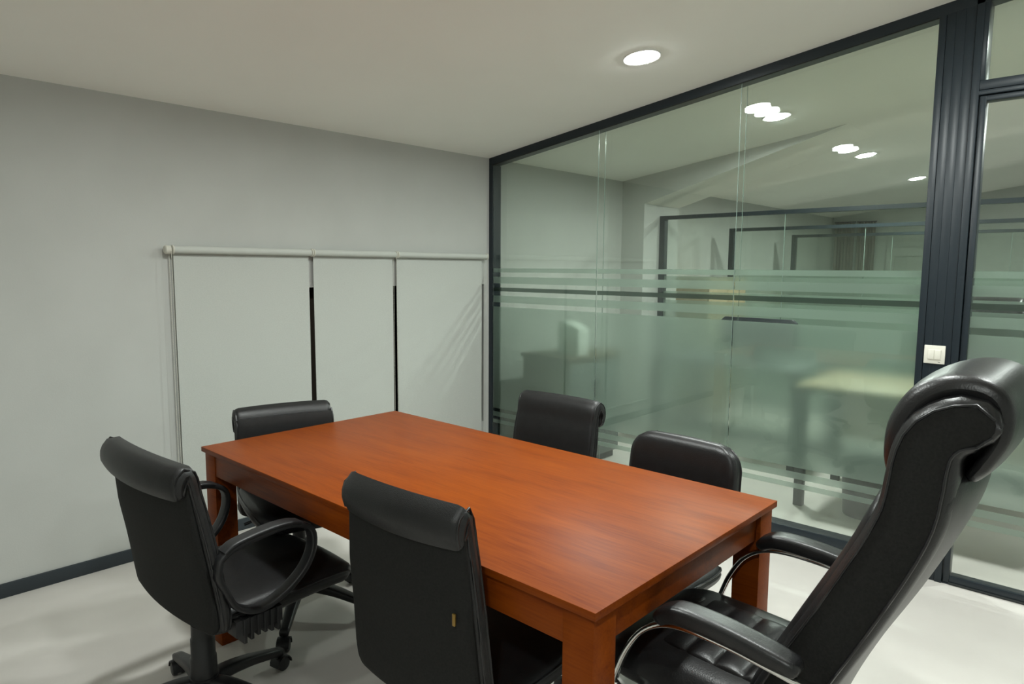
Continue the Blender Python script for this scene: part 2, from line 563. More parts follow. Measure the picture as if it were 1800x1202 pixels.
# door frame, transom light, second fixed light behind the viewer's edge
DY0, DY1 = -2.903, -3.77
fr = tag(empty('trim_1', (0, DY0, 0)), 'anthracite door frame with a glazed transom light', kind='structure')
def fp(o):
    o.parent = fr
    o.matrix_parent_inverse = Matrix.Translation(-Vector(fr.location))
    return o
fp(prism('jamb', [(-2.875, 0), (DY0, 0), (DY0, ceil_z(DY0) - 0.049), (-2.875, ceil_z(-2.875) - 0.049)], -0.008, D, MT['frame'], bevel=0.0015))
fp(prism('jamb', [(DY1, 0), (DY1 - 0.03, 0), (DY1 - 0.03, ceil_z(DY1) - 0.049), (DY1, ceil_z(DY1) - 0.049)], -0.008, D, MT['frame'], bevel=0.0015))
fp(box('header', -0.008, D, DY1, DY0, 2.149, 2.168, MT['frame'], bevel=0.0015))
fp(box('transom_rail', -0.006, D, DY1, DY0, 2.170, 2.209, MT['frame'], bevel=0.0015))
fp(box('transom_stile', -0.006, D, DY0 - 0.018, DY0, 2.209, ceil_z(DY0) - 0.049, MT['frame'], bevel=0.0012))
fp(prism('head_rail', [(DY0 + 0.03, ceil_z(DY0 + .03)), (DY1 - 0.03, ceil_z(DY1 - 0.03)), (DY1 - 0.03, ceil_z(DY1 - 0.03) - 0.049), (DY0 + 0.03, ceil_z(DY0 + .03) - 0.049)], 0.0, D, MT['frame']))
for x in (0.006, 0.074):
    fp(pane(None, x, DY0 - 0.018, DY1, 2.209, ceil_z(DY0 - 0.018) - 0.05, ceil_z(DY1) - 0.05))
fp(box('threshold', 0.0, D, DY1, DY0, 0.0, 0.006, MT['frame']))

dr = tag(empty('door_1', (0.02, DY0 - 0.003, 0)), 'glazed office door with slim anthracite frame and frosted bands', kind='structure')
def dp(o):
    o.parent = dr
    o.matrix_parent_inverse = Matrix.Translation(-Vector(dr.location))
    return o
LY0, LY1 = DY0 - 0.004, DY1 + 0.004
dp(box('stile', 0.0, 0.055, LY0 - 0.024, LY0, 0.008, 2.145, MT['frame'], bevel=0.002))
dp(box('stile', 0.0, 0.055, LY1, LY1 + 0.024, 0.008, 2.145, MT['frame'], bevel=0.002))
dp(box('top_rail', 0.0, 0.055, LY1 + 0.024, LY0 - 0.024, 2.123, 2.145, MT['frame'], bevel=0.002))
dp(box('bottom_rail', 0.0, 0.055, LY1 + 0.024, LY0 - 0.024, 0.008, 0.042, MT['frame'], bevel=0.004))
dp(box('bottom_seal', -0.004, 0.012, LY1 + 0.024, LY0 - 0.024, 0.003, 0.012, MT['dark_metal']))
dp(pane(None, 0.006, LY0 - 0.024, LY1 + 0.024, 0.042, 2.123, bands=True, bx=0.0145))
h = dp(bar('door_handle', MT['dark_metal'], None, [(-0.002, LY1 + 0.012, 1.05), (-0.045, LY1 + 0.012, 1.05), (-0.05, LY1 + 0.05, 1.05), (-0.05, LY1 + 0.13, 1.05)], 0.008, n=16))
# fixed light beyond the door
gl = tag(empty('wall_right_end', (0, DY1 - 0.03, 0)), 'last glazed bay of the partition beside the door', kind='structure')
def gp(o):
    o.parent = gl
    o.matrix_parent_inverse = Matrix.Translation(-Vector(gl.location))
    return o
ye0, ye1 = DY1 - 0.031, YR
gp(prism('top_rail', [(ye0, ceil_z(ye0)), (ye1, ceil_z(ye1)), (ye1, ceil_z(ye1) - 0.049), (ye0, ceil_z(ye0) - 0.049)], 0.0, D, MT['frame']))
gp(box('bottom_rail', 0.0, D, ye1, ye0, 0, 0.078, MT['frame']))
gp(box('end_post', 0.0, D, ye1, ye1 + 0.033, 0.078, ceil_z(ye1) - 0.06, MT['frame']))
gp(pane(None, 0.004, ye0, ye1 + 0.033, 0.078, ceil_z(ye0) - 0.05, ceil_z(ye1 + .033) - 0.05, bands=True, bx=0.0125))
gp(pane(None, 0.074, ye0, ye1 + 0.033, 0.078, ceil_z(ye0) - 0.05, ceil_z(ye1 + .033) - 0.05))

# light switch on the jamb column
sw = tag(empty('light_switch', (-0.0022, -2.812, 1.04)), 'white square double rocker light switch on the dark door post', 'light switch')
box('plate', -0.009, 0.0, -0.041, 0.041, -0.041, 0.041, MT['switch'], sw, bevel=0.002)
box('inner_frame', -0.0105, -0.008, -0.026, 0.026, -0.023, 0.023, MT['switch'], sw, bevel=0.0006)
for a in (-1, 1):
    box('rocker', -0.0135, -0.009, a * 0.0125 - 0.0118, a * 0.0125 + 0.0118, -0.021, 0.021, MT['switch'], sw, bevel=0.0008)
box('maker_mark', -0.0094, -0.0088, -0.024, -0.016, -0.034, -0.032, MT['bin'], sw)

# ------------------------------------------------------------------ haunched frames of the roof and the further partitions
def haunch(name, xa, xb, label):
    yi, zi, yt = -0.229, 1.975, -1.86
    poly = [(0, 0), (yi, 0), (yi, zi), (yt, ceil_z(yt)), (0, ceil_z(0))]
    o = tag(prism(name, poly, xa, xb, MT['wall']), label, kind='structure')
    o.data.materials.append(MT['ceiling'])
    for p in o.data.polygons:            # the sloping underside is painted like the ceiling
        if p.normal.z < -0.5 and p.center.z > 1: p.material_index = 1
haunch('wall_pier_middle', 1.69, 2.285, 'grey wall pier rising into a wedge under the ceiling beyond the glass')

def far_partition(name, x, z, label, cuts, wpost=0.05, rail=0.032, fine=True):
    e = tag(empty(name, (x, -0.229, 0)), label, kind='structure')
    def q(o):
        o.parent = e
        o.matrix_parent_inverse = Matrix.Translation(-Vector(e.location))
        return o
    ya, yb = -0.229, YR
    q(box('post', x, x + 0.06, ya - wpost, ya, 0, z, MT['frame']))
    q(box('top_rail', x, x + 0.06, yb, ya - wpost, z - rail, z, MT['frame']))
    q(box('bottom_rail', x, x + 0.06, yb, ya - wpost, 0, 0.07, MT['frame']))
    ys = [ya - wpost] + list(cuts) + [yb]
    for a, b in zip(ys, ys[1:]):
        q(pane(None, x + 0.01, a - 0.001, b + 0.001, 0.07, z - rail, bands=True, bx=x + 0.0185))
    for c in cuts:
        q(box('joint_strip', x + 0.0095, x + 0.0185, c - 0.002, c + 0.002, 0.07, z - rail, MT['joint']))
    return e
far_partition('wall_partition_second', 1.953, 1.883, 'second glass partition with dark top rail', (-1.35, -2.45, -3.5))
far_partition('wall_partition_third', 3.357, 1.838, 'third glass partition with dark top rail', (-1.55, -2.75))
far_partition('wall_partition_fourth', 5.09, 1.838, 'fourth glass partition with dark top rail', (-1.35, -2.45))

# painted door in the far end wall
d2 = tag(empty('door_2', (X1, -1.25, 0)), 'distant pale door in a grey frame at the far wall', kind='structure')
for n, y0, y1, z0, z1, xx in (('frame_side', -0.5, -0.40, 0, 1.61, 0.04), ('frame_side', 0.40, 0.5, 0, 1.61, 0.04), ('frame_head', -0.5, 0.5, 1.61, 1.72, 0.04), ('leaf', -0.40, 0.40, 0.0, 1.61, 0.02)):
    box(n, -xx, 0, y0, y1, z0, z1, MT['wall'] if n != 'leaf' else MT['door_paint'], d2)

# ------------------------------------------------------------------ ceiling lights
def ceiling_light(x, y, label, watts=LAMP_WATTS):
    e = empty('ceiling_light', (x, y, ceil_z(y)))
    e.rotation_euler = (math.atan(-SLOPE), 0, 0)
    tag(e, label, 'ceiling light', 'round recessed ceiling lights')
    lathe('rim', MT['lamp_rim'], e, [(0.074, -0.004), (0.086, -0.006), (0.090, -0.002), (0.090, 0.004), (0.074, 0.004)], seg=40)
    lathe('diffuser', MT['lamp'], e, [(0.0, -0.0150), (0.035, -0.0140), (0.060, -0.0110), (0.077, -0.003)], seg=24)
    ld = bpy.data.lights.new('downlight', 'AREA')
    ld.shape = 'DISK'
    ld.size = 0.15
    ld.energy = watts
    ld.color = LAMP_COLOR
    ld.spread = math.radians(178)
    lo = bpy.data.objects.new('downlight', ld)
    lo.location = (0, 0, -0.017)
    COL.objects.link(lo)
    lo.parent = e
    return e
ceiling_light(-0.653, -1.654, 'round glowing ceiling light nearest the glass wall of this room')
ceiling_light(-2.40, -1.61, 'round ceiling light above the table and out of the picture')
ceiling_light(-0.65, -3.60, 'added round ceiling light beside the door, unseen, evening out the room light')  # unseen lamp added to spread light evenly over floor and ceiling
ceiling_light(-1.52, -2.62, 'round ceiling light above the near table end and out of the picture')
ceiling_light(-4.15, -3.60, 'added round ceiling light behind the viewer, unseen, filling the room with light')  # added out of view so the rear of the room bounces light
ceiling_light(1.00, -1.636, 'round ceiling light just beyond the glass, nearest the partition', 33.0)
ceiling_light(2.974, -1.625, 'round ceiling light between the second and third partitions', 33.0)
ceiling_light(4.914, -1.595, 'smallest, most distant round ceiling light seen through the glass', 33.0)
ceiling_light(1.00, -3.6, 'added round ceiling light in the next room beyond the door, unseen, brightening it', 33.0)  # added second-row lamp, unseen, to brighten the next room
ceiling_light(2.97, -3.6, 'added round ceiling light of the third room, unseen, brightening it', 33.0)  # another unseen lamp, added to light the room further on

# ------------------------------------------------------------------ roller blinds
BZ, BY, BR = 1.491, -0.040, 0.0185
def blind(xa, xb, label, chain_at, zbot=0.16, left_cap=False, margin=0.014):
    e = tag(empty('roller_blind', ((xa + xb) / 2, 0, 0)), label, 'roller blind', 'roller blinds on the low window')
    cx = (xa + xb) / 2
    xa, xb = xa - cx, xb - cx
    bm = bmesh.new()
    add_lathe(bm, [(BR, xa + 0.010), (BR, xb - 0.010)], seg=24, center=(0, BY, BZ), axis='x')
    finish('roller_tube', bm, MT['tube'], e, smooth=40)
    # cloth hangs from the wall side of the roll
    bm = bmesh.new()
    cols, rows = 14, 16
    g = []
    for i in range(rows + 1):
        z = BZ - (BZ - zbot) * i / rows
        row = []
        for j in range(cols + 1):
            u = j / cols
            x = xa + 0.014 + (xb - xa - 0.014 - margin) * u
            wv = 0.0014 * math.sin(u * 5.1 + xa * 3) * (i / rows) + 0.001 * math.sin(3 * u + i * 0.4)
            row.append((x, BY + BR - 0.001 + wv, z))
        g.append(row)
    fr_ = [[bm.verts.new((x, y - 0.0004, z)) for x, y, z in r] for r in g]
    bk_ = [[bm.verts.new((x, y + 0.0004, z)) for x, y, z in r] for r in g]
    for i in range(rows):
        for j in range(cols):
            bm.faces.new((fr_[i][j], fr_[i + 1][j], fr_[i + 1][j + 1], fr_[i][j + 1]))
            bm.faces.new((bk_[i][j], bk_[i][j + 1], bk_[i + 1][j + 1], bk_[i + 1][j]))
    for i in range(rows):
        bm.faces.new((fr_[i][0], bk_[i][0], bk_[i + 1][0], fr_[i + 1][0]))
        bm.faces.new((fr_[i][cols], fr_[i + 1][cols], bk_[i + 1][cols], bk_[i][cols]))
    for j in range(cols):
        bm.faces.new((fr_[0][j], fr_[0][j + 1], bk_[0][j + 1], bk_[0][j]))
        bm.faces.new((fr_[rows][j], bk_[rows][j], bk_[rows][j + 1], fr_[rows][j + 1]))
    finish('cloth', bm, MT['blind'], e, smooth=60)
    bm = bmesh.new()
    add_lathe(bm, [(0.009, xa + 0.014), (0.009, xb - 0.014)], seg=14, center=(0, BY + BR - 0.001, zbot), axis='x')
    finish('bottom_bar', bm, MT['tube'], e, smooth=40)
    for s, x in ((-1, xa), (1, xb)):
        b = lathe('bracket', MT['blind_plastic'], e, [(0.006, 0.0), (0.018, 0.001), (0.022, 0.003), (0.022, 0.009), (0.018, 0.010)], seg=24, center=(x if s < 0 else x - 0.010, BY, BZ), axis='x')
        box('bracket_arm', x if s < 0 else x - 0.004, x + 0.004 if s < 0 else x, BY, 0.0, BZ - 0.016, BZ + 0.018, MT['blind_plastic'], b, bevel=0.001)
    if left_cap:
        lathe('end_cap', MT['blind_plastic'], e, [(0.0, -0.030), (0.017, -0.030), (0.021, -0.026), (0.021, -0.004), (0.0, 0.0)], seg=24, center=(xa, BY + 0.004, BZ - 0.001), axis='x')
    # bead chain loop
    cxn = (xa - 0.006) if chain_at == 'l' else (xb - 0.012)
    bm = bmesh.new()
    zb = 0.22
    for yy in (BY - 0.016, BY + 0.014):
        sweep(bm, [(cxn, yy, BZ), (cxn, yy, zb)], 0.0009, seg=5)
        k = 0
        z = BZ
        while z > zb:
            bmesh.ops.create_icosphere(bm, subdivisions=1, radius=0.0022, matrix=Matrix.Translation((cxn, yy, z)))
            z -= 0.0085
    sweep(bm, [(cxn, BY - 0.016, zb), (cxn, BY - 0.010, zb - 0.012), (cxn, BY - 0.001, zb - 0.017), (cxn, BY + 0.008, zb - 0.012), (cxn, BY + 0.014, zb)], 0.002, seg=6)
    finish('bead_chain', bm, MT['blind_plastic'], e, smooth=60)
    return e
blind(-2.205, -1.449, 'widest pale roller blind, at the left end of the row', 'l', left_cap=True)
blind(-1.447, -0.861, 'middle pale roller blind of the three on the grey wall', 'r', margin=0.017)
blind(-0.859, -0.062, 'pale roller blind beside the glass wall corner', 'r', margin=0.034)

# ------------------------------------------------------------------ meeting table
TX0, TX1, TY0, TY1 = -2.485, -1.592, -2.748, -0.962
tb = tag(empty('meeting_table', ((TX0 + TX1) / 2, (TY0 + TY1) / 2, 0)), 'orange cherry wood rectangular meeting table in the middle of the room', 'table')
hx, hy = (TX1 - TX0) / 2, (TY1 - TY0) / 2
box('table_top', -hx, hx, -hy, hy, 0.732, 0.750, MT['wood'], tb, bevel=0.0015)
lw, ins = 0.078, 0.010
for sx in (-1, 1):
    for sy in (-1, 1):
        xa, ya = sx * (hx - ins), sy * (hy - ins)
        box('leg', min(xa, xa - sx * lw), max(xa, xa - sx * lw), min(ya, ya - sy * lw), max(ya, ya - sy * lw), 0.0, 0.7315, MT['wood'], tb, bevel=0.0015)
ar = 0.016   # rails sit a little behind the legs
for sx in (-1, 1):
    xa = sx * (hx - ins - (ar if sx > 0 else 0.002))
    box('side_rail', min(xa, xa - sx * 0.022), max(xa, xa - sx * 0.022), -(hy - ins - lw), hy - ins - lw, 0.652, 0.7315, MT['wood'], tb, bevel=0.001)
for sy in (-1, 1):
    ya = sy * (hy - ins - (0.012 if sy < 0 else ar))
    box('end_rail', -(hx - ins - lw), hx - ins - lw, min(ya, ya - sy * 0.022), max(ya, ya - sy * 0.022), 0.652, 0.7315, MT['wood'], tb, bevel=0.001)

# ------------------------------------------------------------------ chairs
_cache = {}
def star_base(root, z_leg=0.085, R=0.285, spin=0.0, chrome=False, z_top=0.38, rc=0.026):
    key = (z_leg, R, chrome)
    lm = MT['chrome'] if chrome else MT['plastic']
    if key not in _cache:
        bm = bmesh.new()
        pts = [(0.02, 0, z_leg + 0.028), (0.08, 0, z_leg + 0.030), (0.16, 0, z_leg + 0.018), (0.23, 0, z_leg), (R, 0, z_leg - 0.014), (R + 0.012, 0, z_leg - 0.018)]
        sweep(bm, pts, 0, seg=12, n=14, flat=(lambda t: 0.027 - 0.010 * t, lambda t: 0.022 - 0.010 * t), refdir=(0, 1, 0))
        bmesh.ops.recalc_face_normals(bm, faces=list(bm.faces))
        me = bpy.data.meshes.new('leg')
        bm.to_mesh(me); bm.free()
        me.polygons.foreach_set('use_smooth', [True] * len(me.polygons))
        me.materials.append(lm)
        bm = bmesh.new()
        for s in (-1, 1):
            add_lathe(bm, [(0.0, -0.008), (0.020, -0.008), (0.024, -0.005), (0.024, 0.005), (0.020, 0.008), (0.0, 0.008)], seg=18, center=(R + 0.012, s * 0.0125, 0.0245), axis='y')
        # hood over the wheels
        hood = []
        for i in range(9):
            a = math.radians(-10 + 190 * i / 8)
            hood.append((R + 0.012 - 0.028 * math.cos(a), 0.0, 0.0245 + 0.028 * math.sin(a)))
        sweep(bm, hood, 0, seg=8, flat=(0.024, 0.003), refdir=(0, 1, 0))
        add_lathe(bm, [(0.006, 0.03), (0.006, z_leg - 0.012)], seg=10, center=(R - 0.004, 0, 0), axis='z')
        bmesh.ops.recalc_face_normals(bm, faces=list(bm.faces))
        mc = bpy.data.meshes.new('caster')
        bm.to_mesh(mc); bm.free()
        mc.polygons.foreach_set('use_smooth', [True] * len(mc.polygons))
        try: mc.set_sharp_from_angle(angle=math.radians(45))
        except Exception: pass
        mc.materials.append(MT['plastic'])
        _cache[key] = (me, mc)
    me, mc = _cache[key]
    lathe('base_hub', MT['plastic'], root, [(0.0, z_leg + 0.002), (0.040, z_leg + 0.004), (0.046, z_leg + 0.02), (0.044, z_leg + 0.055), (0.034, z_leg + 0.06)], seg=24)
    for k in range(5):
        lg = link('leg', me, None, root)
        lg.rotation_euler = (0, 0, spin + 2 * PI * k / 5)
        link('caster', mc, None, lg)
    lathe('gas_column', MT['plastic'], root, [(0.040, z_leg + 0.055), (0.039, 0.20), (0.036, 0.205), (0.036, 0.262), (0.033, 0.266), (0.033, 0.31), (0.026, 0.315), (0.026, z_top)], seg=24)

def edge_tube(bm, path, W, T, sgn, frac, tr, n=40, corner=(0, 0), dish=0.0, r=None):
    """piping that follows the rounded side of a slab"""
    st, total = catmull(path, n)
    pts = []
    for k, (p, u, s) in enumerate(st):
        a, b = st[max(k - 1, 0)][0], st[min(k + 1, n - 1)][0]
        t = (b - a).normalized()
        nr = Vector((t[1], -t[0]))
        w, th = interp(W, u), interp(T, u)
        e = total - s
        if k in (0, n - 1): th *= 0.45
        C0, C1 = corner
        if C0 > 0 and s < C0: w -= C0 * (1 - math.sqrt(max(0, 1 - ((C0 - s) / C0) ** 2)))
        if C1 > 0 and e < C1: w -= C1 * (1 - math.sqrt(max(0, 1 - ((C1 - e) / C1) ** 2)))
        rr = min(r if r else th, th)
        off = th * frac
        q = max(0.0, abs(off) - (th - rr))
        x = w - rr + math.sqrt(max(0.0, rr * rr - q * q))
        pts.append((sgn * x, p[0] + nr[0] * off + dish, p[1] + nr[1] * off))
    sweep(bm, pts, tr, seg=6)

def piping(parent, *a, **k):
    bm = bmesh.new()
    edge_tube(bm, *a, **k)
    return finish('piping', bm, MT['pipe'], parent, smooth=60)

def task_chair(name, loc, facing, label, group, wtop=0.23, wbot=0.22, ztop=0.885, zs=0.455, arms=False, lean=0.05, yb=-0.150, spin=0.0, tagged=False, style='roll', flap=0.075, curl=0.055, wlow=None, drop=0.0, dish=0.022):
    wlow = wlow or wbot
    root = empty(name, (*loc, 0), math.radians(facing - 90))
    tag(root, label, 'chair', group)
    t = 0.021
    zc = ztop - t
    if style == 'roll':
        ym = yb - lean
        path = [(yb + 0.004, zs - 0.055 - drop), (yb, zs + 0.02), (yb - 0.3 * lean, zs + 0.14), (yb - 0.62 * lean, zs + 0.25), (ym, zc - 0.065), (ym - 0.010, zc - 0.022), (ym - curl * 0.52, zc), (ym - curl * 0.93, zc - 0.022), (ym - curl * 0.98, zc - 0.055), (ym - curl * 0.70, zc - flap - 0.012)]
        W = [wlow * 0.985, wlow, (wlow * 2 + wtop) / 3, (wlow + wtop) / 2, wtop * 0.99, wtop, wtop * 1.01, wtop * 1.01, wtop, wtop * 0.985]
        T = [0.016, t, t, t, t, t + 0.002, t + 0.003, t + 0.001, 0.017, 0.008]
        bk = pad('backrest', MT['leather'], root, path, W, T, n=50, corner=(0.035, 0.012), crown=0.004, dish=dish)
        for s in (-1, 1):
            piping(bk, path, W, T, s, 0.72, 0.0035, corner=(0.035, 0.012), dish=dish)
            piping(bk, path, W, T, s, -0.5, 0.0035, corner=(0.035, 0.012), dish=dish)
        # rear shell carries on under the seat
        o = 0.027
        sp = [(ym - o + 0.004, zc - flap * 0.55), (yb - 0.62 * lean - o, zs + 0.25), (yb - 0.3 * lean - o, zs + 0.14), (yb - o, zs + 0.02), (yb - 0.020, zs - 0.050 - drop)]
        pad('shell', MT['matte_fabric'], root, sp, [wtop * 0.975, (wlow + wtop) / 2 * 0.985, (wlow * 2 + wtop) / 3 * 0.985, wlow * 0.985, wlow * 0.975], [0.006, 0.012, 0.012, 0.012, 0.010], n=40, corner=(0.012, 0.035), dish=dish * 0.96)
        pan = [(yb - 0.008, zs - 0.045), (yb + 0.035, zs - 0.078), (yb + 0.16, zs - 0.076), (yb + 0.36, zs - 0.066)]
        pad('seat_pan', MT['plastic'], root, pan, [wbot * 0.8, wbot * 0.84, wbot * 0.9, wbot * 0.86], [0.007] * 4, n=22, corner=(0.02, 0.05))
    else:
        path = [(yb + 0.010, zs + 0.03), (yb - 0.2 * lean, zs + 0.12), (yb - 0.6 * lean, zs + 0.24), (yb - lean, zc - 0.02), (yb - lean - 0.012, ztop)]
        W = [wtop * 0.94, wtop * 0.98, wtop * 1.01, wtop, wtop * 0.99]
        T = [0.030, 0.034, 0.034, 0.032, 0.026]
        bk = pad('backrest', MT['leather_gloss'], root, path, W, T, n=40, corner=(0.07, 0.085), crown=0.010, dish=0.018, r=0.024)
        for s in (-1, 1):
            piping(bk, path, W, T, s, -0.25, 0.0035, corner=(0.07, 0.085), dish=0.018, r=0.024)
        bar('back_bracket', MT['plastic'], root, [(0, yb - 0.05, zs + 0.20), (0, yb - 0.055, zs + 0.06), (0, yb - 0.02, zs - 0.05), (0, yb + 0.12, zs - 0.075)], 0, n=16, seg=10, flat=(0.035, 0.008))
    # seat
    y0 = yb + 0.016
    spath = [(y0, zs - 0.030), (y0 + 0.07, zs - 0.034), (y0 + 0.22, zs - 0.030), (y0 + 0.36, zs - 0.026), (y0 + 0.44, zs - 0.036), (y0 + 0.475, zs - 0.062)]
    ws = wbot + 0.012
    SW = [ws * 0.93, ws, ws * 1.03, ws * 1.03, ws * 0.98, ws * 0.93]
    # path runs backwards to forwards, so the upper side is the negative normal: flip by walking front to back
    sp2, SW2 = spath[::-1], SW[::-1]
    st = pad('seat', MT['leather'], root, sp2, SW2, [0.024, 0.030, 0.032, 0.032, 0.030, 0.026], n=34, corner=(0.06, 0.03), crown=0.012)
    for s in (-1, 1):
        piping(st, sp2, SW2, [0.024, 0.030, 0.032, 0.032, 0.030, 0.026], s, 0.45, 0.0035, corner=(0.06, 0.03))
    box('seat_plate', -0.11, 0.11, y0 + 0.05, y0 + 0.31, zs - 0.100, zs - 0.064, MT['plastic'], root, bevel=0.012)
    bar('tilt_lever', MT['plastic'], root, [(0.05, 0.02, zs - 0.095), (0.16, 0.03, zs - 0.10), (0.215, 0.03, zs - 0.112)], 0.006, n=10)
    if arms:
        for s in (-1, 1):
            ax = s * (wbot + 0.045)
            za = 0.650
            loop = [(ax, -0.068, za - 0.036), (ax, -0.030, za - 0.014), (ax, 0.075, za + 0.003), (ax, 0.155, za + 0.004), (ax, 0.215, za - 0.025), (ax, 0.222, za - 0.085), (ax - s * 0.004, 0.190, za - 0.150), (ax - s * 0.012, 0.120, za - 0.205), (ax - s * 0.022, 0.050, za - 0.228), (ax - s * 0.020, -0.015, za - 0.195), (ax - s * 0.008, -0.052, za - 0.130), (ax, -0.074, za - 0.080)]
            a = bar('armrest', MT['plastic'], root, loop, 0, n=56, seg=12, closed=True, flat=(0.021, 0.0095))
            top = [(ax, -0.056, za - 0.018), (ax, -0.020, za + 0.000), (ax, 0.075, za + 0.013), (ax, 0.140, za + 0.013), (ax, 0.178, za + 0.004)]
            bar('arm_pad', MT['plastic'], a, top, 0, n=18, seg=12, flat=(0.023, 0.007))
            bm = bmesh.new()
            xm = ax - s * 0.040
            vs = add_box(bm, xm - 0.022, xm + 0.030, -0.02, 0.125, zs - 0.078, zs - 0.030)
            for k in range(6):
                yk = 0.0 + k * 0.021
                add_box(bm, xm - 0.026, xm + 0.036, yk, yk + 0.010, zs - 0.088 - 0.012 * abs(2.5 - k) / 2.5, zs - 0.028)
            finish('arm_mount', bm, MT['plastic'], a, bevel=0.0015, smooth=35)
    if tagged:
        tg = box('maker_tag', wtop * 0.86, wtop * 0.86 + 0.008, yb - lean * 0.45 - 0.0375, yb - lean * 0.45 - 0.033, zs + 0.205, zs + 0.232, MT['gold'], root, bevel=0.0008)
        tg['label'] = 'tiny gold maker tag'
    star_base(root, spin=spin, z_top=zs - 0.08)
    return root

G = 'black leather chairs around the meeting table'
task_chair('office_chair', (-2.688, -1.405), 2, 'black office chair with looped armrests at the left of the table', G, wtop=0.262, wbot=0.225, wlow=0.272, ztop=0.888, zs=0.44, arms=True, flap=0.050, curl=0.042, lean=0.06, yb=-0.075, spin=math.radians(12 + 90 - 2))
task_chair('office_chair', (-2.395, -2.278), 2.5, 'black armless chair seen from behind in front of the long table side, with gold tag', G, wtop=0.199, wbot=0.205, ztop=0.920, lean=0.035, yb=-0.155, tagged=True, spin=0.4, wlow=0.217, curl=0.031, flap=0.036, dish=0.020)
task_chair('office_chair', (-2.135, -1.028), -105.5, 'black chair at the far short end of the table before the blinds', G, wtop=0.200, wbot=0.205, drop=0.09, dish=0.008, ztop=0.828, zs=0.535, lean=0.035, yb=-0.160, spin=math.radians(12 + 195.5))
task_chair('office_chair', (-1.475, -1.676), 182, 'black chair with folded-over top behind the table, nearest the corner post', G, wtop=0.208, wbot=0.212, dish=0.008, ztop=0.868, lean=0.045, yb=-0.160, spin=0.2)
task_chair('office_chair', (-1.595, -2.345), 177, 'black chair with rounded back behind the table, in front of the glass', G, wtop=0.208, wbot=0.182, ztop=0.835, lean=0.03, yb=-0.165, spin=math.radians(127), style='round')

